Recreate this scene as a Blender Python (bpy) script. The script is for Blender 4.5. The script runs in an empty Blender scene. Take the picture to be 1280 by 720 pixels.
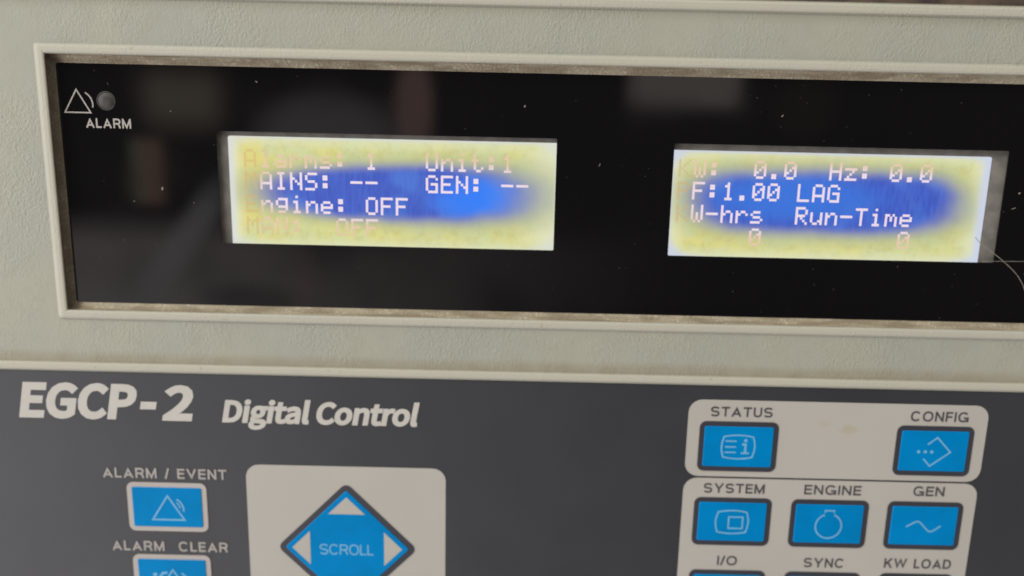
import bpy, bmesh, math, random
from mathutils import Matrix, Vector
random.seed(7)
sc = bpy.context.scene
COL = sc.collection
MM = 0.001
D = 176.84                     # camera distance from the front plane of the controller, in mm

# ------------------------------------------------------------------ camera
cam_d = bpy.data.cameras.new('camera'); cam = bpy.data.objects.new('camera', cam_d); COL.objects.link(cam)
th = math.radians(10.7546); roll = 0.0226
fw = Vector((0, math.cos(th), -math.sin(th))); u0 = Vector((0, math.sin(th), math.cos(th))); ex = Vector((1, 0, 0))
rt = math.cos(roll)*ex + math.sin(roll)*u0
up = -math.sin(roll)*ex + math.cos(roll)*u0
m = Matrix.Identity(4)
for i in range(3):
    m[i][0], m[i][1], m[i][2] = rt[i], up[i], -fw[i]
m[1][3] = -D*MM
cam.matrix_world = m
cam_d.sensor_width = 36; cam_d.lens = 925/1280*36
cam_d.clip_start = 0.005; cam_d.clip_end = 50
cam_d.dof.use_dof = True; cam_d.dof.focus_distance = 0.164; cam_d.dof.aperture_fstop = 7.5
sc.camera = cam

# ------------------------------------------------------------------ node expression helper
class NX:
    def __init__(s, nt, sock): s.nt, s.s = nt, sock
    def _m(s, op, *o, clamp=False):
        n = s.nt.nodes.new('ShaderNodeMath'); n.operation = op; n.use_clamp = clamp
        for i, a in enumerate((s,)+o):
            if isinstance(a, NX): s.nt.links.new(a.s, n.inputs[i])
            else: n.inputs[i].default_value = a
        return NX(s.nt, n.outputs[0])
    def __add__(s, o): return s._m('ADD', o)
    __radd__ = __add__
    def __mul__(s, o): return s._m('MULTIPLY', o)
    __rmul__ = __mul__
    def __sub__(s, o): return s._m('SUBTRACT', o)
    def __rsub__(s, o): return s._m('MULTIPLY', -1.0)._m('ADD', o)
    def __truediv__(s, o): return s._m('DIVIDE', o)
    def abs(s): return s._m('ABSOLUTE')
    def pow(s, p): return s._m('POWER', p)
    def min(s, o): return s._m('MINIMUM', o)
    def max(s, o): return s._m('MAXIMUM', o)
    def step(s, a, b):                  # smooth 0..1 as the value goes a -> b (a may exceed b)
        n = s.nt.nodes.new('ShaderNodeMapRange'); n.interpolation_type = 'SMOOTHSTEP'
        flip = a > b
        if flip: a, b = b, a
        s.nt.links.new(s.s, n.inputs[0]); n.inputs[1].default_value = a; n.inputs[2].default_value = b
        if flip: n.inputs[3].default_value = 1; n.inputs[4].default_value = 0
        return NX(s.nt, n.outputs[0])

def mix(nt, fac, a, b):
    n = nt.nodes.new('ShaderNodeMix'); n.data_type = 'RGBA'
    def put(sock, v):
        if isinstance(v, NX): nt.links.new(v.s, sock)
        elif hasattr(v, 'links') or hasattr(v, 'is_linked'): nt.links.new(v, sock)
        elif isinstance(v, (int, float)): sock.default_value = v
        else: sock.default_value = (*v, 1)
    put(n.inputs[0], fac); put(n.inputs[6], a); put(n.inputs[7], b)
    return n.outputs[2]

def noise(nt, vec, scale, detail=3.0, rough=0.55, dist=0.0):
    n = nt.nodes.new('ShaderNodeTexNoise'); n.inputs['Scale'].default_value = scale
    n.inputs['Detail'].default_value = detail; n.inputs['Roughness'].default_value = rough
    n.inputs['Distortion'].default_value = dist
    if vec is not None: nt.links.new(vec, n.inputs['Vector'])
    return NX(nt, n.outputs['Fac'])

def xyz(nt, vec):
    n = nt.nodes.new('ShaderNodeSeparateXYZ'); nt.links.new(vec, n.inputs[0])
    return [NX(nt, n.outputs[i]) for i in range(3)]

def lin(r, g, b):
    f = lambda c: (c/255/12.92) if c/255 <= .04045 else ((c/255+.055)/1.055)**2.4
    return (f(r), f(g), f(b))

# ------------------------------------------------------------------ room light
world = bpy.data.worlds.new('World'); sc.world = world; world.use_nodes = True
nt = world.node_tree
bg = nt.nodes['Background']
tc = nt.nodes.new('ShaderNodeTexCoord')
wx, wy, wz = xyz(nt, tc.outputs['Generated'])
back = (wy*-1.0).max(0.05)
U = wx/back; V = wz/back
def box(u0_, u1_, v0_, v1_, s=0.012):
    return U.step(u0_-s, u0_+s)*U.step(u1_+s, u1_-s)*V.step(v0_-s, v0_+s)*V.step(v1_+s, v1_-s)
def blob(u, v, a, b):
    return ((((U-u)/a).pow(2.0))+(((V-v)/b).pow(2.0))).step(1.0, 0.15)
wn = noise(nt, tc.outputs['Generated'], 5.0, 2.0)
col = mix(nt, wn, (0.03, 0.028, 0.034), (0.07, 0.06, 0.062))
over = V.step(0.22, 0.7); under = V.step(-0.55, -1.3); left_ = U.step(-0.62, -1.5); right_ = U.step(0.9, 1.8)
col = mix(nt, right_, col, (0.45, 0.43, 0.40))
col = mix(nt, under, col, (0.55, 0.52, 0.48))
col = mix(nt, over, col, (0.95, 0.91, 0.83))
col = mix(nt, left_, col, (1.2, 1.2, 1.2))
col = mix(nt, U.step(0.0, -0.9)*V.step(-0.12, -0.4), col, (3.1, 3.1, 3.2))     # daylit floor at lower left
col = mix(nt, (U.step(0.3, -0.75)*V.step(-0.09, -0.15)*wn.step(0.25, 0.6))*0.85, col, (1.15, 1.02, 0.97))       # paler floor at lower left
col = mix(nt, box(0.148, 0.292, 0.058, 0.5)*0.9, col, (1.05, 0.92, 0.84))       # a bright opening above
col = mix(nt, blob(-0.134, 0.05, 0.032, 0.085)*0.95, col, (0.90, 0.56, 0.48))    # the person holding the camera
col = mix(nt, blob(-0.25, 0.005, 0.12, 0.075)*0.75, col, (0.72, 0.64, 0.66))
diag = U*0.80+V*(-0.60)                       # a slanting pale edge, a sleeve or door frame
along = U*0.60+V*0.80
col = mix(nt, diag.step(-0.305, -0.285)*diag.step(-0.25, -0.27)*along.step(-0.49, -0.44)*along.step(-0.25, -0.33)*0.75, col, (1.0, 0.96, 0.98))
col = mix(nt, blob(-0.36, -0.215, 0.09, 0.03)*0.5, col, (0.10, 0.09, 0.09))
col = mix(nt, box(-0.49, -0.39, 0.02, 0.085, 0.025)*0.85, col, (0.78, 0.64, 0.48))
col = mix(nt, box(-0.505, -0.47, -0.085, 0.0, 0.01)*0.8, col, (1.0, 0.62, 0.45))
col = mix(nt, box(-0.515, -0.50, -0.085, 0.0, 0.008)*0.5, col, (0.75, 0.85, 0.62))
col = mix(nt, blob(-0.285, -0.19, 0.022, 0.06)*0.5, col, (0.8, 0.55, 0.48))
col = mix(nt, blob(0.38, 0.06, 0.05, 0.05)*0.08, col, (0.75, 0.42, 0.30))
nt.links.new(col, bg.inputs['Color']); bg.inputs['Strength'].default_value = 1.0

def area(name, loc, size, power, color, aim=(0, 0, -0.03)):
    l = bpy.data.lights.new(name, 'AREA'); l.shape = 'RECTANGLE'; l.size, l.size_y = size
    l.energy = power; l.color = color
    o = bpy.data.objects.new(name, l); COL.objects.link(o); o.location = loc
    o.rotation_euler = (Vector(aim)-Vector(loc)).to_track_quat('-Z', 'Y').to_euler()
    return o
area('window_light', (-0.75, -0.95, 1.25), (1.1, 0.9), 18.0, (1.0, 0.965, 0.89))
area('sheen_light', (-0.95, -0.42, 0.05), (0.5, 0.6), 4.0, (0.96, 0.98, 1.0))  # weak lamp added out of view for sheen on the left of the keypad

sc.view_settings.view_transform = 'Standard'; sc.view_settings.look = 'None'
sc.view_settings.exposure = 0.0; sc.view_settings.gamma = 1.0

# ------------------------------------------------------------------ materials
def new_mat(name):
    mt = bpy.data.materials.new(name); mt.use_nodes = True
    nt = mt.node_tree; b = nt.nodes['Principled BSDF']
    t = nt.nodes.new('ShaderNodeTexCoord')
    v = nt.nodes.new('ShaderNodeVectorMath'); v.operation = 'SCALE'; v.inputs[3].default_value = 1000.0
    nt.links.new(t.outputs['Object'], v.inputs[0])          # object coordinates in millimetres
    return mt, nt, b, v.outputs[0]

def bump(nt, b, h, strength, dist):
    n = nt.nodes.new('ShaderNodeBump'); n.inputs['Strength'].default_value = strength
    n.inputs['Distance'].default_value = dist*MM
    nt.links.new(h.s, n.inputs['Height']); nt.links.new(n.outputs[0], b.inputs['Normal'])

def stretch(nt, vec, sx, sy, sz):
    n = nt.nodes.new('ShaderNodeVectorMath'); n.operation = 'MULTIPLY'; n.inputs[1].default_value = (sx, sy, sz)
    nt.links.new(vec, n.inputs[0]); return n.outputs[0]

def mat_paint():
    mt, nt, b, p = new_mat('textured_grey_paint')
    x, y, z = xyz(nt, p)
    big = noise(nt, p, 0.035, 3.0); mid = noise(nt, p, 0.25, 4.0); fine = noise(nt, p, 1.4, 3.0, 0.6)
    c = mix(nt, big.step(0.3, 0.7), PAINT_A, PAINT_B)
    c = mix(nt, mid.step(0.42, 0.75)*0.35, c, PAINT_D)
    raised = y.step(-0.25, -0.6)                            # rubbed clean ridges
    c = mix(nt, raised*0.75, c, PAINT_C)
    # darker brown band along the bottom of the channel, over the keypad
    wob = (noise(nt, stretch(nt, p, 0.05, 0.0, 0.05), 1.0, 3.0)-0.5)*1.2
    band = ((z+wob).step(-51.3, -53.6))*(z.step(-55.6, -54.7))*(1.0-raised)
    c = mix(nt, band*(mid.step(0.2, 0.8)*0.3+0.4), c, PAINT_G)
    # shade under the top ridge, painted into the channel as a darker band
    band2 = (z+wob*1.2).step(28.2, 31.5)*(1.0-raised)
    c = mix(nt, band2*0.55, c, PAINT_E)
    spot = noise(nt, p, 0.55, 2.0).step(0.71, 0.76)
    c = mix(nt, spot*0.45, c, PAINT_G)
    nt.links.new(c, b.inputs['Base Color'])
    b.inputs['Roughness'].default_value = 0.55; b.inputs['Specular IOR Level'].default_value = 0.35
    vo = nt.nodes.new('ShaderNodeTexVoronoi'); vo.inputs['Scale'].default_value = 1.45; vo.feature = 'SMOOTH_F1'
    nt.links.new(stretch(nt, p, 1.25, 1.0, 0.8), vo.inputs['Vector'])
    amount = (noise(nt, p, 0.04, 2.0).step(0.32, 0.66)*0.85+0.15)*(1.0-raised*0.45)
    h = (NX(nt, vo.outputs['Distance'])*0.5+noise(nt, p, 1.9, 3.0, 0.6))*amount
    bump(nt, b, h, 0.5, 0.42)
    return mt

def mat_grime():
    mt, nt, b, p = new_mat('dusty_recess_wall')
    x, y, z = xyz(nt, p)
    n1 = noise(nt, stretch(nt, p, 0.12, 0.8, 0.25), 1.0, 4.0); n2 = noise(nt, p, 1.5, 3.0, 0.7)
    c = mix(nt, n1.step(0.35, 0.65), GR_A, GR_B)
    side = x.step(-105.2, -107.2)                             # dirty left wall, its shade painted in as dark brown
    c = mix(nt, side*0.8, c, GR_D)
    c = mix(nt, n2.step(0.55, 0.63)*(1.0-side*0.8)*n1.step(0.62, 0.42)*0.9, c, GR_C)
    c = mix(nt, y.step(0.35, -0.25), c, PAINT_C)
    nt.links.new(c, b.inputs['Base Color']); b.inputs['Roughness'].default_value = 0.8
    bump(nt, b, n2, 0.9, 0.5)
    return mt

def mat_simple(name, colr, rough, spec=0.5, vary=0.0, nscale=0.05, bmp=0.0, bscale=2.0, colr2=None):
    mt, nt, b, p = new_mat(name)
    n = noise(nt, p, nscale, 4.0)
    c2 = colr2 or tuple(v*(1-vary) for v in colr)
    nt.links.new(mix(nt, n.step(0.3, 0.7), colr, c2), b.inputs['Base Color'])
    b.inputs['Roughness'].default_value = rough; b.inputs['Specular IOR Level'].default_value = spec
    if bmp: bump(nt, b, noise(nt, p, bscale, 2.0), bmp, 0.08)
    return mt

PAINT_A = (0.335, 0.330, 0.268); PAINT_B = (0.312, 0.314, 0.268); PAINT_C = (0.44, 0.42, 0.35)
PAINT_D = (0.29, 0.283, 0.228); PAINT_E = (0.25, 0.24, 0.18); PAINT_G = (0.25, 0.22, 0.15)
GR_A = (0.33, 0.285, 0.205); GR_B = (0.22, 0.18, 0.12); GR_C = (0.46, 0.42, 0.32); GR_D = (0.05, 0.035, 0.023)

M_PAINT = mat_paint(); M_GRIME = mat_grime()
def mat_gloss():
    mt, nt, b, p = new_mat('glossy_black_plastic')
    b.inputs['Base Color'].default_value = (0.004, 0.0038, 0.0042, 1)
    sm = noise(nt, p, 0.06, 4.0)
    nt.links.new((sm.step(0.35, 0.75)*0.06+0.02).s, b.inputs['Roughness'])
    b.inputs['IOR'].default_value = 1.49
    bump(nt, b, noise(nt, p, 0.03, 1.0), 0.05, 0.3)
    return mt
M_GLOSS = mat_gloss()
M_MATTE = mat_simple('matte_black', (0.006, 0.006, 0.006), 0.8, 0.1)
M_MEM = mat_simple('charcoal_membrane', (0.0325, 0.0335, 0.039), 0.40, 0.5, 0.14, 0.04, 0.10, 3.0)
M_PANEL = mat_simple('warm_grey_print', (0.402, 0.382, 0.348), 0.45, 0.3, 0.05, 0.03, 0.06, 3.0)
def mat_stained():
    mt, nt, b, p = new_mat('stained_grey_print')
    x, y, z = xyz(nt, p); n = noise(nt, p, 0.35, 3.0)
    base = mix(nt, noise(nt, p, 0.03, 4.0).step(0.3, 0.7), (0.402, 0.382, 0.348), (0.382, 0.363, 0.331))
    d1 = (((x-85.2)/2.6).pow(2.0)+((z+68.0)/1.5).pow(2.0)+(n-0.5)*2.5).step(1.2, 0.0)
    d2 = (((x-79.3)/2.0).pow(2.0)+((z+66.6)/1.2).pow(2.0)+(n-0.5)*2.5).step(1.2, 0.0)
    c = mix(nt, d1.max(d2*0.6)*0.55, base, (0.36, 0.315, 0.215))
    nt.links.new(c, b.inputs['Base Color']); b.inputs['Roughness'].default_value = 0.45; b.inputs['Specular IOR Level'].default_value = 0.3
    return mt
M_STPANEL = mat_stained()
M_BORDER = mat_simple('dark_print', (0.036, 0.036, 0.046), 0.45, 0.4, 0.1)
M_LBORDER = mat_simple('pale_print', (0.40, 0.37, 0.345), 0.45, 0.4, 0.06)
M_BLUE = mat_simple('blue_print', (0.0, 0.195, 0.485), 0.42, 0.05, 0.13, 0.09, 0.05, 2.5)
M_ICON = mat_simple('pale_blue_line', (0.17, 0.40, 0.60), 0.5, 0.2, 0.1, 0.4)
M_CAPD = mat_simple('dark_ink', (0.062, 0.059, 0.065), 0.5, 0.3, 0.15, 0.6)
M_CAPL = mat_simple('pale_ink', (0.36, 0.335, 0.315), 0.5, 0.3, 0.12, 0.6)
M_TITLE = mat_simple('title_ink', (0.475, 0.455, 0.42), 0.5, 0.3, 0.06, 0.3)
M_MARK = mat_simple('white_window_print', (0.42, 0.39, 0.36), 0.6, 0.2, 0.15, 0.8)
M_FRAME = mat_simple('dull_screen_frame', (0.21, 0.197, 0.175), 0.55, 0.4, 0.3, 0.35, 0.3, 1.5)
M_LED = mat_simple('unlit_lens', (0.058, 0.054, 0.05), 0.5, 0.3, 0.4, 0.8)
M_DUST = mat_simple('dust', (0.26, 0.245, 0.22), 0.9, 0.1, 0.3, 2.0)
M_HAIR = mat_simple('hair', (0.25, 0.22, 0.185), 0.5, 0.4, 0.3, 0.4)
M_BACK = mat_simple('dusty_brown_panel', (0.16, 0.115, 0.08), 0.8, 0.2, 0.5, 0.12, 0.8, 0.8, (0.06, 0.045, 0.05))

# letter outlines: advance width, contours
GLYPHS = {'title': {'-': [121, ['16,86 106,86 106,110 16,110']],
 '2': [194, ['15,0 177,0 177,28 106,28 64,25 105,67 137,108 157,147 165,186 155,226 129,252 90,261 60,257 36,244 14,224 33,206 48,221 66,231 86,235 112,229 128,211 133,185 126,150 104,112 68,68 15,19']],
 'C': [223, ['132,-5 163,0 189,12 211,32 193,53 176,37 156,27 133,24 100,31 75,52 59,85 54,129 59,172 76,205 101,226 134,233 155,230 172,221 187,209 204,230 187,245 163,257 134,261 89,252 53,226 29,184 20,128 29,72 52,31 88,4']],
 'D': [241, ['35,0 101,0 152,9 190,34 212,75 220,129 212,184 189,224 152,248 99,257 35,257', '68,27 68,230 97,230 136,224 165,204 181,172 187,129 181,86 165,54 136,34 97,27']],
 'E': [206, ['35,0 187,0 187,28 68,28 68,121 165,121 165,149 68,149 68,229 183,229 183,257 35,257']],
 'G': [241, ['136,-5 168,-1 195,10 215,25 215,133 131,133 131,106 186,106 186,39 173,31 157,26 139,24 103,31 76,52 59,85 54,129 60,172 77,205 104,226 139,233 162,230 180,221 194,209 212,230 194,245 170,256 138,261 91,252 54,226 29,184 20,128 29,72 53,31 90,4']],
 'P': [222, ['35,0 68,0 68,102 110,102 148,107 178,121 198,146 204,181 198,217 178,240 148,253 109,257 35,257', '68,129 68,230 104,230 142,226 165,211 172,181 165,151 143,134 106,129']],
 'a': [197, ['76,-5 99,-1 120,9 139,23 140,23 143,0 169,0 169,117 162,158 141,185 103,195 74,191 49,182 29,170 41,148 58,158 77,165 98,168 122,161 134,144 137,120 85,111 49,97 28,77 21,49 28,20 47,2', '85,21 68,24 56,34 51,51 59,73 87,89 137,99 137,46 120,32 103,24']],
 'g': [197, ['96,-88 147,-78 181,-54 193,-22 185,4 163,19 126,23 89,23 69,26 59,33 56,44 57,53 62,61 68,67 77,63 86,61 96,60 131,68 156,91 166,126 164,142 158,155 150,166 189,166 189,190 123,190 115,193 106,194 96,195 61,187 35,163 25,127 29,106 38,89 50,76 50,75 40,66 32,54 29,39 31,26 37,15 46,8 46,6 31,-6 21,-21 18,-37 28,-64 55,-82', '96,82 76,87 61,103 56,127 61,151 76,166 96,172 117,166 131,151 137,127 131,103 116,87', '101,-65 71,-61 52,-50 46,-32 48,-21 54,-10 65,0 90,-3 123,-3 144,-5 157,-13 161,-27 154,-46 133,-60']],
 'i': [96, ['32,0 64,0 64,190 32,190', '48,229 59,232 67,239 70,251 67,262 59,269 48,271 37,269 30,262 27,251 30,239 37,232']],
 'l': [99, ['66,-5 74,-4 79,-3 84,-2 80,23 73,22 69,23 66,28 64,36 64,279 32,279 32,38 36,15 47,0']],
 'n': [214, ['32,0 64,0 64,138 82,154 98,164 116,167 137,162 149,145 152,116 152,0 184,0 184,120 178,161 159,186 126,195 102,191 81,179 62,162 58,190 32,190']],
 'o': [212, ['106,-5 139,2 167,22 187,53 194,95 187,137 167,169 139,188 106,195 73,188 45,169 25,137 18,95 25,53 45,22 73,2', '106,22 77,31 58,57 51,95 58,133 77,159 106,168 135,159 154,133 161,95 154,57 135,31']],
 'r': [136, ['32,0 64,0 64,122 79,148 95,162 112,166 131,163 137,191 131,193 124,195 116,195 96,190 78,176 62,155 58,190 32,190']],
 't': [132, ['92,-5 127,2 121,27 99,21 82,26 72,38 70,58 70,164 121,164 121,190 70,190 70,244 43,244 40,190 9,188 9,164 38,164 38,59 43,25 60,3']]}}

# ------------------------------------------------------------------ geometry helpers (millimetres; y is depth behind the front plane)
def obj(name, verts, faces, mat, parent=None, smooth=False, label=None):
    me = bpy.data.meshes.new(name); me.from_pydata([(x*MM, y*MM, z*MM) for x, y, z in verts], [], faces)
    me.update(); me.materials.append(mat)
    bm = bmesh.new(); bm.from_mesh(me); bmesh.ops.recalc_face_normals(bm, faces=bm.faces); bm.to_mesh(me); bm.free()
    if smooth:
        for p in me.polygons: p.use_smooth = True
    o = bpy.data.objects.new(name, me); COL.objects.link(o)
    if parent is not None: o.parent = parent
    if label: o['label'] = label
    return o

def at(y): return 1+y/D          # what is measured on the front plane grows by this much at depth y

def rrect(x0, x1, z0, z1, r, n=5):
    pts = []
    for cx, cz, a0 in ((x1-r, z1-r, 0), (x0+r, z1-r, 90), (x0+r, z0+r, 180), (x1-r, z0+r, 270)):
        for i in range(n+1):
            a = math.radians(a0+90*i/n); pts.append((cx+r*math.cos(a), cz+r*math.sin(a)))
    return pts

class MB:
    """collects loops and faces of one mesh"""
    def __init__(s): s.v = []; s.f = []
    def loop(s, pts, y):
        k = len(s.v); s.v += [(x, y, z) for x, z in pts]; return list(range(k, k+len(pts)))
    def bridge(s, a, b):
        n = len(a)
        for i in range(n): s.f.append((a[i], a[(i+1) % n], b[(i+1) % n], b[i]))
    def cap(s, a): s.f.append(tuple(a))
    def add(s, v, f):
        k = len(s.v); s.v += v; s.f += [tuple(i+k for i in q) for q in f]
    def build(s, name, mat, parent=None, **k): return obj(name, s.v, s.f, mat, parent, **k)

def slab(outline, y_front, y_back, bev=0.0, inset=None):
    """a solid plate with an outline in x,z; its front edge is rounded by bev"""
    mb = MB()
    b = mb.loop(outline, y_back)
    if bev and inset:
        last = b
        mid = mb.loop(outline, y_front+bev); mb.bridge(b, mid); last = mid
        for k, pts in enumerate(inset):
            t = (k+1)/len(inset)
            l = mb.loop(pts, y_front+bev*(1-math.sin(t*math.pi/2))); mb.bridge(last, l); last = l
        mb.cap(last)
    else:
        f = mb.loop(outline, y_front); mb.bridge(b, f); mb.cap(f)
    mb.cap(b)
    return mb

def rslab(x0, x1, z0, z1, r, y_front, y_back, bev=0.0):
    ins = [rrect(x0+bev*k, x1-bev*k, z0+bev*k, z1-bev*k, max(r-bev*k, .05)) for k in (0.3, 0.65, 1.2)] if bev else None
    return slab(rrect(x0, x1, z0, z1, r), y_front, y_back, bev, ins)

def ring(outer, inner, y_front, y_back):
    mb = MB()
    ob = mb.loop(outer, y_back); of = mb.loop(outer, y_front); nf = mb.loop(inner, y_front); nb = mb.loop(inner, y_back)
    mb.bridge(ob, of); mb.bridge(of, nf); mb.bridge(nf, nb); mb.bridge(nb, ob)
    return mb

def stroke(mb, pts, w, y_front, y_back, closed=False):
    """a printed line of width w along pts"""
    n = len(pts); L = []; R = []
    for i in range(n):
        p = Vector(pts[i])
        a = Vector(pts[(i-1) % n]) if (closed or i > 0) else None
        c = Vector(pts[(i+1) % n]) if (closed or i < n-1) else None
        d1 = (p-a).normalized() if a is not None else (c-p).normalized()
        d2 = (c-p).normalized() if c is not None else d1
        n1 = Vector((-d1.y, d1.x)); n2 = Vector((-d2.y, d2.x)); mm_ = (n1+n2)
        mm_ = mm_.normalized() if mm_.length > 1e-6 else n1
        k = min(1/max(mm_.dot(n1), 0.35), 2.2)
        L.append(tuple(p+mm_*w/2*k)); R.append(tuple(p-mm_*w/2*k))
    lf = mb.loop(L, y_front); rf = mb.loop(R, y_front); lb = mb.loop(L, y_back); rb = mb.loop(R, y_back)
    for i in range(n if closed else n-1):
        j = (i+1) % n
        mb.f += [(lf[i], lf[j], rf[j], rf[i]), (lb[i], rb[i], rb[j], lb[j]), (lf[i], lb[i], lb[j], lf[j]), (rf[i], rf[j], rb[j], rb[i])]
    if not closed:
        for i in (0, n-1): mb.f.append((lf[i], rf[i], rb[i], lb[i]))

def arc(cx, cz, r, a0, a1, n=14):
    return [(cx+r*math.cos(math.radians(a0+(a1-a0)*i/n)), cz+r*math.sin(math.radians(a0+(a1-a0)*i/n))) for i in range(n+1)]

def disc(mb, cx, cz, r, yf, yb, n=14):
    pts = arc(cx, cz, r, 0, 360*(n-1)/n, n-1)
    b = mb.loop(pts, yb); f = mb.loop(pts, yf); mb.bridge(b, f); mb.cap(f); mb.cap(b)

def embolden(pts, d, tol):
    out = []
    for p in pts:
        if not out or math.dist(p, out[-1]) > tol: out.append(p)
    while len(out) > 3 and math.dist(out[0], out[-1]) <= tol: out.pop()
    if d == 0: return out
    res = []
    n = len(out)
    for i in range(n):                    # outer contours run anticlockwise, holes the other way
        p, a, c = Vector(out[i]), Vector(out[i-1]), Vector(out[(i+1) % n])
        e1, e2 = (p-a).normalized(), (c-p).normalized()
        n1, n2 = Vector((-e1.y, e1.x)), Vector((-e2.y, e2.x))
        m_ = n1+n2; m_ = m_.normalized() if m_.length > 1e-4 else n1
        res.append(tuple(p+m_*d*min(1/max(m_.dot(n1), 0.3), 1.5)))
    return res

def lettering(text, font, x0, x1, base, cap, y_front, mat, parent, bold=0.0, slant=0.0, name='lettering', thick=0.06, tight=None, hs=1.0):
    """printed letters from outlines: cap height and both ends are given, tracking follows"""
    cap -= 2*bold; base += bold; x0 += bold; x1 -= bold+slant*cap*0.6
    G = GLYPHS[font]; H = 257
    k = cap/H; kx = k*hs
    def ext(ch):
        xs = [float(q.split(',')[0]) for c in G[ch][1] for q in c.split()]
        return min(xs), max(xs)
    sp = 80
    adv = [(G[c][0] if c != ' ' else sp) for c in text]
    first, last = ext(text[0])[0], ext(text[-1])[1]
    nat = (sum(adv[:-1])-first+last)*kx
    track = ((x1-x0)-nat)/max(len(text)-1, 1)
    out = MB()
    pen = x0-first*kx
    for n, (ch, a) in enumerate(zip(text, adv)):
        if ch != ' ':
            cu = bpy.data.curves.new(name, 'CURVE'); cu.dimensions = '2D'; cu.fill_mode = 'BOTH'; cu.extrude = thick/2
            for c in G[ch][1]:
                pts = embolden([tuple(float(v) for v in q.split(',')) for q in c.split()], -bold/k, 0.022*H)
                sp_ = cu.splines.new('POLY'); sp_.points.add(len(pts)-1); sp_.use_cyclic_u = True
                for i, (px, py) in enumerate(pts):
                    zz = py*k; sp_.points[i].co = (pen+px*kx+slant*zz, base+zz, 0, 1)
            tmp = bpy.data.objects.new('tmp', cu); COL.objects.link(tmp)
            bpy.context.view_layer.update()
            dg = bpy.context.evaluated_depsgraph_get()
            me = bpy.data.meshes.new_from_object(tmp.evaluated_get(dg))
            bpy.data.objects.remove(tmp); bpy.data.curves.remove(cu)
            out.add([(v.co.x, y_front+thick/2-v.co.z-0.004*(n % 2), v.co.y) for v in me.vertices], [tuple(p.vertices) for p in me.polygons])
            bpy.data.meshes.remove(me)
        pen += a*kx+track
    me = bpy.data.meshes.new(name); me.from_pydata([(x*MM, y*MM, z*MM) for x, y, z in out.v], [], out.f); me.update()
    me.materials.append(mat)
    o = bpy.data.objects.new(name, me); COL.objects.link(o); o.parent = parent
    return o

def cap_letter(ch, w):
    """centre lines of a plain grotesque capital of height 1 with stroke width w: (body width, [lines])"""
    h = w/2
    def el(cx, cz, rx, rz, a0, a1, n=18, p=2.25):
        o = []
        for i in range(n+1):
            t = math.radians(a0+(a1-a0)*i/n); c, s = math.cos(t), math.sin(t)
            o.append((cx+rx*math.copysign(abs(c)**(2/p), c), cz+rz*math.copysign(abs(s)**(2/p), s)))
        return o
    def stem(x): return [(x, 0), (x, 1)]
    if ch == 'I': return w, [stem(h)]
    if ch == '/': return .34, [[(0.03, -0.02), (.31, 1.02)]]
    if ch == 'E': W = .64; return W, [stem(h), [(h, 1-h), (W, 1-h)], [(h, .52), (W*.95, .52)], [(h, h), (W, h)]]
    if ch == 'F': W = .61; return W, [stem(h), [(h, 1-h), (W, 1-h)], [(h, .50), (W*.92, .50)]]
    if ch == 'L': W = .58; return W, [stem(h), [(h, h), (W, h)]]
    if ch == 'T': W = .72; return W, [[(W/2, 0), (W/2, 1-h)], [(0, 1-h), (W, 1-h)]]
    if ch == 'H': W = .74; return W, [stem(h), stem(W-h), [(h, .52), (W-h, .52)]]
    if ch == 'N': W = .76; return W, [stem(h), stem(W-h), [(h, 1-h*.6), (W-h, h*.6)]]
    if ch == 'M': W = .92; return W, [stem(h), stem(W-h), [(h, 1-h*.6), (W/2, h*1.2), (W-h, 1-h*.6)]]
    if ch == 'A': W = .88; return W, [[(h*.9, 0), (W/2, 1-w*.95), (W-h*.9, 0)], [(W*.22, .29), (W*.78, .29)]]
    if ch == 'V': W = .86; return W, [[(h*.9, 1), (W/2, w*.95), (W-h*.9, 1)]]
    if ch == 'W': W = 1.24; return W, [[(h*.8, 1), (W*.27, w*.8), (W*.5, 1-w*.8), (W*.73, w*.8), (W-h*.8, 1)]]
    if ch == 'Y': W = .86; return W, [[(W/2, 0), (W/2, .44)], [(h*.9, 1), (W/2, .42), (W-h*.9, 1)]]
    if ch == 'K': W = .80; return W, [stem(h), [(W-h*1.1, 1), (h, .33)], [(W*.40, .60), (W-h, 0)]]
    if ch == 'O': W = .92; return W, [el(W/2, .5, W/2-h, .515-h, 0, 350, 35)+['closed']]
    if ch == 'C': W = .88; return W, [el(W/2, .5, W/2-h, .515-h, 38, 322, 28)]
    if ch == 'G': W = .90; return W, [el(W/2, .5, W/2-h, .515-h, 38, 322, 28), [(W-h*.8, .0), (W-h*.8, .49)], [(W*.54, .49-h), (W-h*.8, .49-h)]]
    if ch == 'S':
        W = .78; rz = (1.02-w)/4; rx = W/2-h
        return W, [el(W/2, 1.01-h-rz, rx, rz, 22, 270, 20)+el(W/2, h-.01+rz, rx, rz, 90, -158, 20)[1:]]
    if ch == 'U': W = .74; return W, [[(h, 1), (h, .36)]+el(W/2, .36, W/2-h, .37-h, 180, 360, 16)[1:]+[(W-h, 1)]]
    if ch == 'D': W = .78; return W, [stem(h), [(h, 1-h), (W*.42, 1-h)]+el(W*.42, .5, W*.58-h, .5-h, 90, -90, 18)[1:]+[(h, h)]]
    zm = .44 if ch == 'P' else .47
    W = .72 if ch == 'P' else .76
    bowl = [(h, 1-h), (W*.55, 1-h)]+el(W*.55, (1-h+zm)/2, W*.45-h, (1-h-zm)/2, 90, -90, 14)[1:]+[(h, zm)]
    if ch == 'P': return W, [stem(h), bowl]
    return W, [stem(h), bowl, [(W*.55, zm), (W*.80, zm*.62), (W-h*.9, 0)]]          # R

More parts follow.
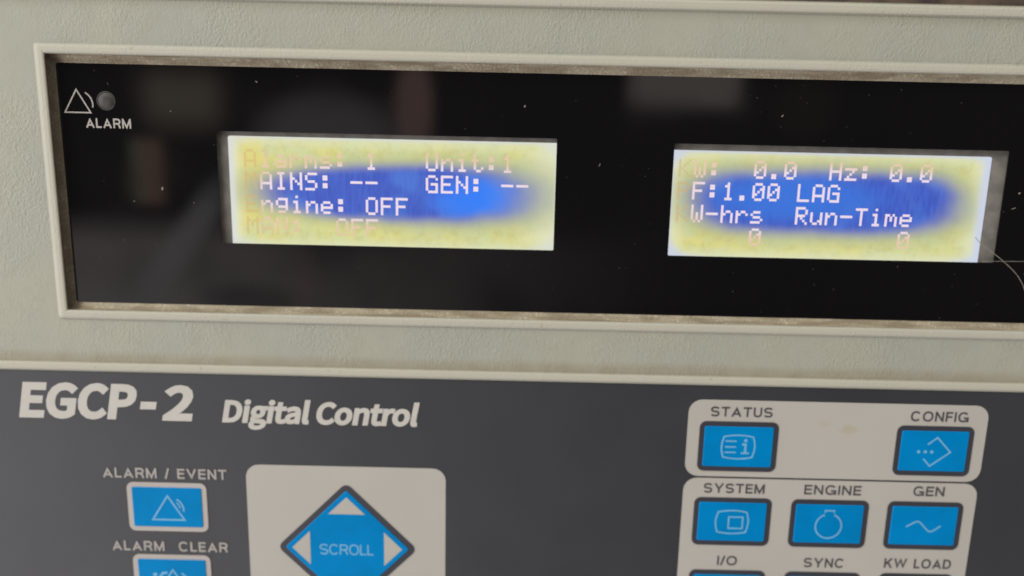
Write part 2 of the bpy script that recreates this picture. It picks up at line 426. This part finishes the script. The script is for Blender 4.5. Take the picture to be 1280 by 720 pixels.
def caption(text, x0, x1, base, cap, y_front, mat, parent, weight=0.2, name='lettering'):
    """plain printed capitals between x0 and x1; the spaces between letters take up the slack"""
    mb = MB(); L = [cap_letter(c, weight) if c != ' ' else (.40, []) for c in text]
    k = cap
    total = sum(w for w, _ in L)*k
    gaps = max(len(text)-1, 1)
    g = ((x1-x0)-total)/gaps
    if g < .10*k:                                   # narrow the letters rather than let them touch
        sx = ((x1-x0)-gaps*.10*k)/total; g = .10*k
    elif g > .17*k: sx = min(((x1-x0)-gaps*.17*k)/total, 1.22); g = ((x1-x0)-total*sx)/gaps
    else: sx = 1.0
    pen = x0
    for W, strokes in L:
        for n, s in enumerate(strokes):
            closed = s[-1] == 'closed'
            pts = [(pen+x*k*sx, base+z*k) for x, z in (s[:-1] if closed else s)]
            stroke(mb, pts, weight*k, y_front-0.005*n, y_front+0.05+0.005*n, closed)
        pen += W*k*sx+g
    return mb.build(name, mat, parent)

def empty(name, loc, label=None, cat=None):
    o = bpy.data.objects.new(name, None); COL.objects.link(o); o.location = loc
    if label: o['label'] = label
    if cat: o['category'] = cat
    return o

# ------------------------------------------------------------------ the wall behind
wall = obj('wall', [(-700, 62, -500), (700, 62, -500), (700, 62, 500), (-700, 62, 500), (-700, 70, -500), (700, 70, -500), (700, 70, 500), (-700, 70, 500)],
           [(0, 1, 2, 3), (4, 7, 6, 5), (0, 4, 5, 1), (1, 5, 6, 2), (2, 6, 7, 3), (3, 7, 4, 0)], M_BACK)
wall['kind'] = 'structure'; wall['label'] = 'dusty brown panel just showing behind the top edge of the grey controller'
wall['category'] = 'wall'

# ------------------------------------------------------------------ the controller
ctrl = empty('generator_controller', (0, 0, 0), 'grey industrial controller with two glowing blue and yellow text screens over blue membrane keys', 'control unit')
YW, YL = 2.0, 3.4               # depth of the window sheet and of the screens

# housing: textured cast front with raised ridges round its edge, round the window and round the keypad
H = MB()
HX0, HX1, HZ0, HZ1 = -152, 198, -196, 33.9
RX0, RX1, RZ0, RZ1 = -111.2, 158.0, -43.9, 21.3        # foot of the window ridge
KX0, KX1, KZ0, KZ1 = -143.0, 189.0, -187.0, -54.6      # foot of the keypad ridge
def loops(mb, rect, steps, r):
    out = []
    x0, x1, z0, z1 = rect
    for ins, y in steps:
        f = at(y)
        out.append(mb.loop([(x*f, z*f) for x, z in rrect(x0+ins, x1-ins, z0+ins, z1-ins, max(r-ins*0.6, 0.15))], y))
    for a, b in zip(out, out[1:]): mb.bridge(a, b)
    return out
RIDGE = [(0, 0), (0.2, -0.3), (0.5, -0.54), (0.9, -0.63), (1.75, -0.65), (2.15, -0.55), (2.38, -0.3)]
win = loops(H, (RX0, RX1, RZ0, RZ1), RIDGE, 0.9)
key = loops(H, (KX0, KX1, KZ0, KZ1), RIDGE+[(2.55, -0.05), (2.6, 0.6)], 1.6)
edge = loops(H, (HX0, HX1, HZ0, HZ1), [(2.75, 0), (2.5, -0.28), (2.1, -0.54), (1.6, -0.63), (0.7, -0.65), (0.25, -0.5), (0.0, -0.1), (0.0, 40)], 4.0)
bmt = bmesh.new()
rings_ = []
for lp in (edge[0], win[0], key[0]):
    vs = [bmt.verts.new(H.v[i]) for i in lp]
    for a, b in zip(vs, vs[1:]+vs[:1]): bmt.edges.new((a, b))
    rings_ += list(zip(vs, lp))
idx = dict((v, i) for v, i in rings_)
bmesh.ops.triangle_fill(bmt, edges=list(bmt.edges), use_beauty=True, use_dissolve=False)
for f in bmt.faces: H.f.append(tuple(idx[v] for v in f.verts))
bmt.free()
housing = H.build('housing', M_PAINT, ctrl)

# dusty inner wall of the window recess, sloping in more at top and bottom
R = MB()
x0, x1, z0, z1 = RX0+2.38, RX1-2.38, RZ0+2.38, RZ1-2.38
lastl = None
for y, ix, it, ib in ((-0.3, 0, 0, 0), (0.25, 0.08, 0.08, 0.08), (0.7, 0.35, 0.3, 0.3), (1.3, 1.2, 1.0, 0.95), (1.75, 2.0, 1.7, 1.65), (YW-0.05, 2.4, 2.02, 2.0), (YW+0.15, 2.45, 2.06, 2.04), (10.5, 2.45, 2.06, 2.04)):
    f = at(y)
    l = R.loop([(x*f, z*f) for x, z in rrect(x0+ix, x1-ix, z0+ib, z1-it, 0.7)], y)
    if lastl: R.bridge(lastl, l)
    lastl = l
R.build('window_recess', M_GRIME, ctrl)

# glossy black window with two openings
W = MB()
f = at(YW)
WX0, WX1, WZ0, WZ1 = -106.35*f, 153.2*f, -39.45*f, 16.85*f
OPEN = [(-70.2, 9.75, -24.15, 2.25), (37.35, 115.9, -24.75, 1.75)]
bmt = bmesh.new(); lps = []
outer_w = rrect(WX0-0.8, WX1+0.8, WZ0-0.8, WZ1+0.8, 1.4)
def wloop(pts, y): return W.loop(pts, y)
front = [wloop(outer_w, YW)]; backl = [wloop(outer_w, YW+0.25)]
for a, b, c, d in OPEN:
    pts = [(x*f, z*f) for x, z in rrect(a, b, c, d, 0.3, 3)]
    front.append(wloop(pts, YW)); backl.append(wloop(pts, YW+0.25))
for grp in (front, backl):
    bmt = bmesh.new(); idx = {}
    for lp in grp:
        vs = [bmt.verts.new(W.v[i]) for i in lp]
        for v, i in zip(vs, lp): idx[v] = i
        for a, b in zip(vs, vs[1:]+vs[:1]): bmt.edges.new((a, b))
    bmesh.ops.triangle_fill(bmt, edges=list(bmt.edges), use_beauty=True, use_dissolve=False)
    for fc in bmt.faces: W.f.append(tuple(idx[v] for v in fc.verts))
    bmt.free()
for a, b in zip(front, backl): W.bridge(a, b)
window = W.build('display_window', M_GLOSS, ctrl)
# blind plate behind it
bk = MB(); l0 = bk.loop(rrect(WX0-1.5, WX1+1.5, WZ0-1.5, WZ1+1.5, 1), 8.0); l1 = bk.loop(rrect(WX0-1.5, WX1+1.5, WZ0-1.5, WZ1+1.5, 1), 8.4)
bk.bridge(l0, l1); bk.cap(l0); bk.cap(l1); bk.build('backing_plate', M_MATTE, ctrl)

# alarm lamp and its print
led = MB(); prev = None
for k, (r, y) in enumerate(((2.25, YW+0.5), (2.2, YW-0.04), (2.05, YW-0.06), (1.95, YW+0.02), (1.8, YW-0.02), (1.4, YW-0.2), (0.8, YW-0.31), (0.3, YW-0.34))):
    l = led.loop([(x, z) for x, z in arc(-95.4*f, 8.55*f, r, 0, 350, 35)], y)
    if prev: led.bridge(prev, l)
    prev = l
led.cap(prev); led.build('alarm_lamp', M_LED, window, smooth=True)
ic = MB(); yy = YW-0.05
def tri_icon(mb, ox, oz, s, yf, yb, w):
    stroke(mb, [(ox+0.0*s, oz+2.75*s), (ox-3.1*s, oz-2.6*s), (ox+3.1*s, oz-2.6*s)], w, yf, yb, True)
tri_icon(ic, -102.15*f, 8.3*f, 0.98, yy, YW+0.1, 0.30)
stroke(ic, arc(-101.6*f, 7.6*f, 3.1, 62, -12), 0.28, yy, YW+0.1)
ic.build('alarm_symbol', M_MARK, window)
caption('ALARM', -100.5*f, -89.95*f, 2.35*f, 2.2*f, YW-0.05, M_MARK, window, 0.165)

# ------------------------------------------------------------------ screens
def screen_nodes(nt, spec):
    t = nt.nodes.new('ShaderNodeTexCoord')
    v = nt.nodes.new('ShaderNodeVectorMath'); v.operation = 'SCALE'; v.inputs[3].default_value = 1000.0/at(YL)
    nt.links.new(t.outputs['Object'], v.inputs[0]); p = v.outputs[0]
    x, _, z = xyz(nt, p)
    cloud = noise(nt, p, 0.16, 4.0, 0.6); wob = noise(nt, p, 0.09, 2.0)-0.5
    cx, cz, a, b, g, px = spec['blob']
    bb = (x-cx)*g+b
    q = ((x-cx).abs()/a).pow(px)+(((z-cz).abs())/bb).pow(2.4)+wob*0.7
    ex0, ex1, ez0, ez1 = spec['lit']
    return p, x, z, cloud, q, (x-ex0), (ex1-x), (z-ez0), (ez1-z)

def screen_color(nt, spec):
    p, x, z, cloud, q, el, er, eb, et = screen_nodes(nt, spec)
    yel = mix(nt, cloud.step(0.33, 0.66), lin(220, 216, 136), lin(208, 214, 156))
    yel = mix(nt, noise(nt, p, 0.5, 3.0, 0.65).step(0.42, 0.72)*0.55, yel, lin(194, 190, 114))
    ol = x.step(spec['lit'][0]+30, spec['lit'][0]+4)*spec['warm']
    yel = mix(nt, ol*cloud.step(0.62, 0.35), yel, lin(224, 212, 118))
    ew, er_ = spec['pale']
    yel = mix(nt, (el.step(ew, 0.5)).max(er.step(er_, 1.0)).max(eb.step(4.5, 0.8)).max(et.step(3.5, 0.8)*0.6)*0.8, yel, lin(226, 230, 196))
    grey = q.step(3.6, 1.0)*0.62
    yel = mix(nt, grey, yel, lin(168, 176, 138))
    fine = noise(nt, stretch(nt, p, 1.6, 1.0, 0.25), 1.0, 2.0)
    bl = mix(nt, fine.step(0.3, 0.7), lin(38, 76, 188), lin(52, 92, 202))
    bl = mix(nt, noise(nt, p, 0.11, 1.0).step(0.5, 0.68)*0.55, bl, lin(66, 122, 220))
    hx, hz = spec['hot']
    hot = (((x-hx)/spec['hr']).pow(2.0)+((z-hz)/6.5).pow(2.0)).step(1.1, 0.0)
    bl = mix(nt, hot*0.9, bl, spec['hotc'])
    bl = mix(nt, q.step(0.55, 1.0)*0.6, bl, lin(88, 98, 190))
    bl = mix(nt, q.step(0.8, 1.5)*0.8, bl, lin(134, 140, 178))
    c = mix(nt, q.step(2.15, 0.40), yel, bl)
    wl, wr, wb, wt = spec['edge']
    wh = (el.step(wl, 0.0)).max(er.step(wr, wr*0.1)).max(eb.step(wb, 0.0)*0.7).max(et.step(wt, 0.0)*0.8)
    corner = (er+eb*1.6).step(11.0, 4.0)*spec['corner']
    l0, l1, m0, m1 = spec['lit']; l0 = max(l0, spec['see'][0]); l1 = min(l1, spec['see'][1]); m0 = max(m0, spec['see'][2])
    rr = ((x-(l0+l1)/2).abs()/((l1-l0)/2)).pow(9.0)+((z-(m0+m1)/2).abs()/((m1-m0)/2)).pow(4.0)
    wh = wh.max(rr.step(0.85, 1.5)*spec['round'])
    c = mix(nt, wh.max(corner)*0.9, c, spec['white'])
    speck = noise(nt, p, 1.7, 1.0).step(0.755, 0.79)
    c = mix(nt, speck*0.3, c, lin(140, 140, 96))
    return c, x, q, cloud

def screen_mat(spec):
    mt = bpy.data.materials.new('faded_backlit_screen'); mt.use_nodes = True; nt = mt.node_tree
    b = nt.nodes['Principled BSDF']
    c, x, q, cloud = screen_color(nt, spec)
    nt.links.new(c, b.inputs['Emission Color']); b.inputs['Emission Strength'].default_value = 0.95
    b.inputs['Base Color'].default_value = (0.03, 0.03, 0.025, 1); b.inputs['Roughness'].default_value = 0.3
    return mt

def text_mat(spec):
    # the characters bleach into the screen colour behind them away from the blue middle
    mt = bpy.data.materials.new('screen_characters'); mt.use_nodes = True; nt = mt.node_tree
    b = nt.nodes['Principled BSDF']
    back, x, q, cloud = screen_color(nt, spec)
    c = mix(nt, cloud.step(0.35, 0.65)*0.25+0.35, back, lin(212, 172, 120))
    c = mix(nt, q.step(7.0, 2.0)*spec['ink'], c, lin(232, 198, 176))
    c = mix(nt, q.step(1.9, 0.8), c, lin(238, 220, 234))
    first = x.step(spec['cut']+0.7, spec['cut']-0.4)
    c = mix(nt, first*0.97, c, mix(nt, 0.5, back, lin(205, 165, 98)))
    nt.links.new(c, b.inputs['Emission Color']); b.inputs['Emission Strength'].default_value = 0.95
    b.inputs['Base Color'].default_value = (0.03, 0.03, 0.03, 1)
    return mt

DOT = {
 'A': '01110 10001 10001 10001 11111 10001 10001', 'l': '01100 00100 00100 00100 00100 00100 01110',
 'a': '00000 00000 01110 00001 01111 10001 01111', 'r': '00000 00000 10110 11001 10000 10000 10000',
 'm': '00000 00000 11010 10101 10101 10001 10001', 's': '00000 00000 01110 10000 01110 00001 11110',
 ':': '00000 01100 01100 00000 01100 01100 00000', '1': '00100 01100 00100 00100 00100 00100 01110',
 'U': '10001 10001 10001 10001 10001 10001 01110', 'n': '00000 00000 10110 11001 10001 10001 10001',
 'i': '00100 00000 01100 00100 00100 00100 01110', 't': '01000 01000 11100 01000 01000 01001 00110',
 'M': '10001 11011 10101 10101 10001 10001 10001', 'I': '01110 00100 00100 00100 00100 00100 01110',
 'N': '10001 10001 11001 10101 10011 10001 10001', 'S': '01111 10000 10000 01110 00001 00001 11110',
 '-': '00000 00000 00000 11111 00000 00000 00000', 'G': '01110 10001 10000 10111 10001 10001 01111',
 'E': '11111 10000 10000 11110 10000 10000 11111', 'g': '00000 01111 10001 10001 01111 00001 01110',
 'e': '00000 00000 01110 10001 11111 10000 01110', 'O': '01110 10001 10001 10001 10001 10001 01110',
 'F': '11111 10000 10000 11110 10000 10000 10000', 'K': '10001 10010 10100 11000 10100 10010 10001',
 'W': '10001 10001 10001 10101 10101 10101 01010', '0': '01110 10001 10011 10101 11001 10001 01110',
 '.': '00000 00000 00000 00000 00000 01100 01100', 'H': '10001 10001 10001 11111 10001 10001 10001',
 'z': '00000 00000 11111 00010 00100 01000 11111', 'P': '11110 10001 10001 11110 10000 10000 10000',
 'L': '10000 10000 10000 10000 10000 10000 11111', 'h': '10000 10000 10110 11001 10001 10001 10001',
 'R': '11110 10001 10001 11110 10100 10010 10001', 'u': '00000 00000 10001 10001 10001 10011 01101',
 'T': '11111 00100 00100 00100 00100 00100 00100'}

def make_screen(spec):
    f = at(YL)
    x0, x1, z0, z1 = [v*f for v in spec['lit']]
    s = rslab(x0, x1, z0, z1, 0.5, YL, YL+0.6).build('text_screen', screen_mat(spec), window, label=spec['label'])
    rslab(x0-7, x1+7, z0-5, z1+5, 0.5, YL+0.1, YL+1.2).build('screen_frame', M_FRAME, s)
    mb = MB(); px, pz = 0.575, 0.60
    for r, line in enumerate(spec['rows']):
        for c, ch in enumerate(line):
            if ch == ' ': continue
            ox = spec['col0']+spec['pitch']*c; oz = spec['rowz'][r]
            for j, bits in enumerate(DOT[ch].split()):
                for i, bit in enumerate(bits):
                    if bit == '1':
                        dx, dz = (ox+(i-2)*px)*f, (oz+(3-j)*pz)*f
                        w, h = 0.285*f, 0.295*f
                        k = len(mb.v)
                        mb.v += [(dx-w, YL-0.04, dz-h), (dx+w, YL-0.04, dz-h), (dx+w, YL-0.04, dz+h), (dx-w, YL-0.04, dz+h)]
                        mb.f.append((k, k+1, k+2, k+3))
    mb.build('display_text', text_mat(spec), s)
    return s

make_screen(dict(lit=(-67.45, 10.6, -26.0, 1.25), blob=(-27.3, -11.4, 30.2, 6.2, 0.03, 2.8), hot=(-6.5, -12.3), hr=16, hotc=lin(4, 122, 252), warm=0.9, ink=0.75, cut=-60.4, pale=(4.5, 13.0), see=(-67.4, 9.7, -24.1), round=0.6,
    edge=(2.2, 1.6, 0.5, 1.1), corner=0.0, white=lin(216, 220, 222), col0=-62.45, pitch=3.575, rowz=(-3.85, -9.0, -14.5, -19.7),
    rows=('Alarms: 1   Unit:1', 'MAINS: --   GEN: --', 'Engine: OFF', 'MAN:  OFF'), label='left text screen reading Engine: OFF, faded yellow round a blue centre'))
make_screen(dict(lit=(36.6, 112.0, -26.3, 0.3), blob=(74.0, -11.2, 30.4, 7.0, 0.0, 4.0), hot=(66, -10.5), hr=26, hotc=lin(32, 110, 220), warm=0.35, ink=0.9, cut=41.8, pale=(6.0, 7.0), see=(37.3, 112, -24.7), round=0.85,
    edge=(1.6, 3.0, 0.9, 1.0), corner=0.6, white=lin(202, 210, 238), col0=40.1, pitch=3.56, rowz=(-3.9, -9.1, -14.5, -19.85),
    rows=('KW:  0.0  Hz: 0.0', 'PF:1.00 LAG', 'KW-hrs  Run-Time', '     0         0'), label='right text screen reading Run-Time, a pale lilac strip down its right edge'))

# ------------------------------------------------------------------ membrane keypad
YM = -0.05
mem = rslab(KX0+2.62, KX1-2.62, KZ0+2.62, KZ1-2.62, 1.2, YM, 1.5).build('keypad_overlay', M_MEM, ctrl)
lettering('EGCP', 'title', -123.4, -93.6, -69.6, 9.35, YM-0.03, M_TITLE, mem, 0.56, 0.19, 'title_lettering', hs=1.03)
slab([(-92.9, -66.75), (-88.9, -66.75), (-88.5, -64.75), (-92.5, -64.75)], YM-0.03, YM+0.1).build('title_lettering', M_TITLE, mem)
lettering('2', 'title', -87.3, -79.9, -69.65, 9.35, YM-0.03, M_TITLE, mem, 0.56, 0.19, 'title_lettering', hs=1.18)
lettering('Digital Control', 'title', -72.3, -22.6, -69.75, 5.95, YM-0.03, M_TITLE, mem, 0.33, 0.19, 'title_lettering', hs=1.05)

def lines_mesh(kind, cx, cz, yf, yb):
    mb = MB(); w = 0.36
    cnt = [0]
    def S(pts, closed=False, w=w): cnt[0] += 1; stroke(mb, [(cx+a, cz+b) for a, b in pts], w, yf-0.004*cnt[0], yb+0.004*cnt[0], closed)
    def scr(hw, hh):
        pts = []
        for k in range(9):
            t = -1+k/4; pts.append((t*(hw-0.5), hh-0.55*t*t*0.8))
        for k in range(7):
            t = 1-k/3; pts.append((hw-0.35*t*t, t*(hh-1.1)))
        for k in range(9):
            t = 1-k/4; pts.append((t*(hw-0.5), -hh+0.55*t*t*0.8))
        for k in range(7):
            t = -1+k/3; pts.append((-hw+0.35*t*t, t*(hh-1.1)))
        return pts
    if kind == 'status':
        S(scr(4.2, 3.15), True)
        for zz in (1.55, 0.0, -1.45): S([(-3.3, zz), (-0.5, zz)])
        S([(1.0, 0.75), (1.85, 0.75), (1.85, -1.6)], w=0.55); S([(0.8, -1.6), (2.8, -1.6)], w=0.42)
        disc(mb, cx+1.8, cz+1.75, 0.45, yf, yb)
    elif kind == 'config':
        S([(-1.7, 1.8), (0.55, 3.7), (4.2, -0.15), (-0.6, -3.95), (-2.4, -2.0)])
        for xx in (-3.8, -2.15, -0.5): disc(mb, cx+xx, cz-0.15, 0.42, yf, yb)
    elif kind == 'system':
        S(scr(4.2, 3.2), True); S([(-0.85, 1.4), (2.75, 1.4), (2.75, -1.75), (-0.85, -1.75)], True)
    elif kind == 'engine':
        S([(-1.2, 2.55), (-1.2, 3.75), (1.2, 3.75), (1.2, 2.55)]+arc(0, -0.55, 3.35, 69, -249, 40)[0:], True)
    elif kind == 'gen':
        pts = [(-4.5, -0.25), (-3.2, 0.55), (-2.2, 1.15), (-1.6, 1.3), (-1.0, 1.0), (0.2, -0.25), (1.3, -1.3), (1.9, -1.5), (2.5, -1.3), (3.4, -0.6), (4.4, 0.15)]
        S(pts)
    elif kind in ('alarm', 'clear'):
        dz = 0 if kind == 'alarm' else -0.6
        S([(0.2, 3.2+dz), (-3.9, -3.4+dz), (4.3, -3.4+dz)], True, 0.42)
        S(arc(0.9, -0.6+dz, 3.3, 62, -8), w=0.38); S(arc(0.9, -0.6+dz, 2.5, 52, 10), w=0.3)
        if kind == 'clear':
            disc(mb, cx-4.5, cz+1.2, 0.55, yf, yb); S([(-3.2, 0.6), (-2.4, 1.7), (-1.2, 1.8)], w=0.6); S([(-3.6, -0.8), (-2.6, 0.2)], w=0.5)
    return mb

def make_key(x0, x1, z0, z1, icon, text, cap_x, cap_z, cap_h, label, parent, pale=False, yb=None):
    y0 = YM-0.1
    bord = rslab(x0, x1, z0, z1, 1.7, y0-0.06, YM+0.3)
    k = bord.build('membrane_key', M_LBORDER if pale else M_BORDER, parent, label=label)
    b = 1.28
    rslab(x0+b, x1-b, z0+b, z1-b, 0.45, y0-0.24, YM+0.3, 0.14).build('key_face', M_BLUE, k, smooth=False)
    if icon: lines_mesh(icon, (x0+x1)/2, (z0+z1)/2, y0-0.27, y0-0.1).build('key_symbol', M_ICON, k)
    if text:
        caption(text, cap_x[0], cap_x[1], cap_z, cap_h, y0-0.03, M_CAPL if pale else M_CAPD, k, 0.168 if not pale else 0.178, 'key_caption')
    return k

scroll_panel = rslab(-66.95, -15.85, -126.2, -80.9, 3.4, YM-0.06, YM+0.4).build('key_panel', M_PANEL, mem, label='pale square panel round the diamond scroll key')
top_panel = rslab(45.0, 120.2, -81.25, -60.85, 3.4, YM-0.06, YM+0.4).build('key_panel', M_STPANEL, mem, label='pale upper panel holding the STATUS and CONFIG keys')
low_panel = rslab(45.0, 120.2, -149, -81.75, 3.4, YM-0.06, YM+0.4).build('key_panel', M_PANEL, mem, label='pale lower panel holding the SYSTEM, ENGINE and GEN keys')
C1, C2, C3 = (48.05, 68.0), (73.0, 92.95), (97.75, 117.2)
make_key(*C1, -79.75, -66.45, 'status', 'STATUS', (50.5, 66.1), -65.15, 2.55, 'blue key with lines and letter i under STATUS', mem)
make_key(*C3, -79.75, -66.45, 'config', 'CONFIG', (100.7, 115.2), -65.25, 2.6, 'blue key with dots and arrowhead under CONFIG', mem)
make_key(*C1, -100.25, -87.0, 'system', 'SYSTEM', (50.2, 65.8), -85.75, 2.6, 'blue key with a square inside a screen outline under SYSTEM', mem)
make_key(*C2, -100.25, -87.0, 'engine', 'ENGINE', (75.9, 90.5), -85.6, 2.6, 'blue key with a round flask outline under ENGINE', mem)
make_key(*C3, -100.2, -86.95, 'gen', 'GEN', (103.8, 111.8), -85.35, 2.6, 'blue key with a sine wave under GEN', mem)
make_key(*C1, -120.6, -107.35, None, 'I/O', (55.1, 60.3), -105.95, 2.6, 'blue key under I/O', mem)
make_key(*C2, -120.6, -107.35, None, 'SYNC', (77.7, 88.3), -106.0, 2.6, 'blue key under SYNC', mem)
make_key(*C3, -120.5, -107.2, None, 'KW LOAD', (98.7, 116.1), -105.65, 2.65, 'blue key under KW LOAD', mem)
make_key(-97.75, -77.3, -99.85, -86.4, 'alarm', 'ALARM / EVENT', (-103.6, -71.9), -85.25, 2.75, 'pale edged blue key with a triangle under ALARM / EVENT', mem, True)
make_key(-97.6, -77.3, -120.2, -106.6, 'clear', 'ALARM  CLEAR', (-102.7, -72.6), -105.55, 2.75, 'pale edged blue key under ALARM CLEAR', mem, True)

# diamond scroll key
def rdiamond(cx, cz, h, r, n=5):
    pts = []; c = h-r*math.sqrt(2)
    for k, (dx, dz, a) in enumerate(((1, 0, -45), (0, 1, 45), (-1, 0, 135), (0, -1, 225))):
        for i in range(n+1):
            t = math.radians(a+90*i/n); pts.append((cx+dx*c+r*math.cos(t), cz+dz*c+r*math.sin(t)))
    return pts
SX, SZ = -41.35, -103.5
y0 = YM-0.1
sk = slab(rdiamond(SX, SZ, 18.2, 1.7), y0-0.06, YM+0.3).build('scroll_key', M_BORDER, mem, label='blue diamond SCROLL key with pale arrowheads')
slab(rdiamond(SX, SZ, 16.1, 0.6), y0-0.24, YM+0.3, 0.14, [rdiamond(SX, SZ, 16.1-q, 0.5) for q in (0.1, 0.2, 0.35)]).build('key_face', M_BLUE, sk)
for q in range(4):
    ca, sa = math.cos(q*math.pi/2), math.sin(q*math.pi/2)
    pts = [(SX+a*ca-b*sa, SZ+a*sa+b*ca) for a, b in ((-4.75, 9.6), (4.75, 9.6), (0, 14.3))]
    slab(pts, y0-0.27, y0-0.1).build('arrowhead', M_PANEL, sk)
caption('SCROLL', -48.5, -34.5, -105.3, 2.9, y0-0.27, M_ICON, sk, 0.12, 'key_caption')

# ------------------------------------------------------------------ dust and hairs on the window
dust = MB(); rnd = random.Random(11)
def fleck(x, z, s, y, ang=None, el=1.0):
    n = rnd.choice((4, 5, 6)); ang = rnd.uniform(0, math.tau) if ang is None else ang
    pts = []
    for i in range(n):
        t = i*math.tau/n; q = s*rnd.uniform(.6, 1.2)
        a, b = q*math.cos(t)*el, q*math.sin(t)
        pts.append((x+a*math.cos(ang)-b*math.sin(ang), z+a*math.sin(ang)+b*math.cos(ang)))
    if sum(p[0]*q[1]-q[0]*p[1] for p, q in zip(pts, pts[1:]+pts[:1])) < 0: pts.reverse()
    l = dust.loop(pts, y); bq = dust.loop(pts, y+0.1); dust.bridge(l, bq); dust.cap(l); dust.cap(bq)
fw_ = at(YW)
def inside_open(x, z): return any(a-.5 < x < b+.5 and c-.5 < z < d+.5 for a, b, c, d in OPEN)
n = 0
while n < 100:
    x, z = rnd.uniform(-105, 126), rnd.uniform(-39, 16)
    if inside_open(x, z): continue
    fleck(x*fw_, z*fw_, rnd.choice((.035, .04, .045, .05, .055, .075)), YW-0.07, el=rnd.choice((1, 1, 1.4, 2.2))); n += 1
for px, pz, s, el, an in ((2.0, 9.4, .20, 1.8, 1.2), (-80.5, 6.5, .12, 1.5, .3), (-83.6, -11.5, .22, 2.4, 1.4), (-90.5, -14.6, .14, 1.5, .6), (-60.2, 13.6, .14, 2, 2.6), (119.6, -8.0, .22, 1.6, .3), (118.8, -11.6, .13, 5, .35), (20, -3.5, .10, 6, 1.2), (62, 8.6, .15, 3, .8)):
    fleck(px*fw_, pz*fw_, s, YW-0.07, an, el)
d_o = dust.build('dust', M_DUST); d_o['kind'] = 'stuff'; d_o['category'] = 'dust'
d_o['label'] = 'pale dust flecks scattered over the glossy black window'

def fibre(name, pts, r, label):
    v = []; fcs = []; n = 6; rings = []
    P = [Vector((x*at(y), y, z*at(y))) for x, y, z in pts]
    # resample smoothly
    Q = []
    for i in range(len(P)-1):
        p0 = P[max(i-1, 0)]; p1 = P[i]; p2 = P[i+1]; p3 = P[min(i+2, len(P)-1)]
        for k in range(6):
            t = k/6
            Q.append(0.5*((2*p1)+(p2-p0)*t+(2*p0-5*p1+4*p2-p3)*t*t+(3*p1-p0-3*p2+p3)*t**3))
    Q.append(P[-1])
    for i, p in enumerate(Q):
        d = (Q[min(i+1, len(Q)-1)]-Q[max(i-1, 0)]).normalized(); a = Vector((0, 1, 0)); b = d.cross(a).normalized()
        k = len(v)
        for j in range(n):
            t = j*math.tau/n; w = p+(a*math.cos(t)+b*math.sin(t))*r; v.append(tuple(w))
        rings.append(list(range(k, k+n)))
    for a, b in zip(rings, rings[1:]):
        for j in range(n): fcs.append((a[j], a[(j+1) % n], b[(j+1) % n], b[j]))
    fcs += [tuple(rings[0]), tuple(rings[-1])]
    o = obj(name, v, fcs, M_HAIR); o['label'] = label; o['category'] = 'hair'
    return o
yh = YW-0.15
fibre('hair', [(110.6, yh, -18.6), (111.9, yh-.3, -19.9), (115.1, yh-.1, -22.1), (118.3, yh, -24.4), (121.3, yh, -26.9), (123.0, yh, -28.9), (124.4, yh, -31.3), (126.5, yh, -36.5)], 0.08,
      'curved pale hair lying across the lower corner of the right screen')
fibre('hair', [(113.2, yh+.05, -24.45), (118, yh+.05, -24.35), (124, yh+.05, -24.25), (131, yh+.05, -24.3)], 0.06,
      'straight pale fibre lying level beside the lower right corner of the right screen')
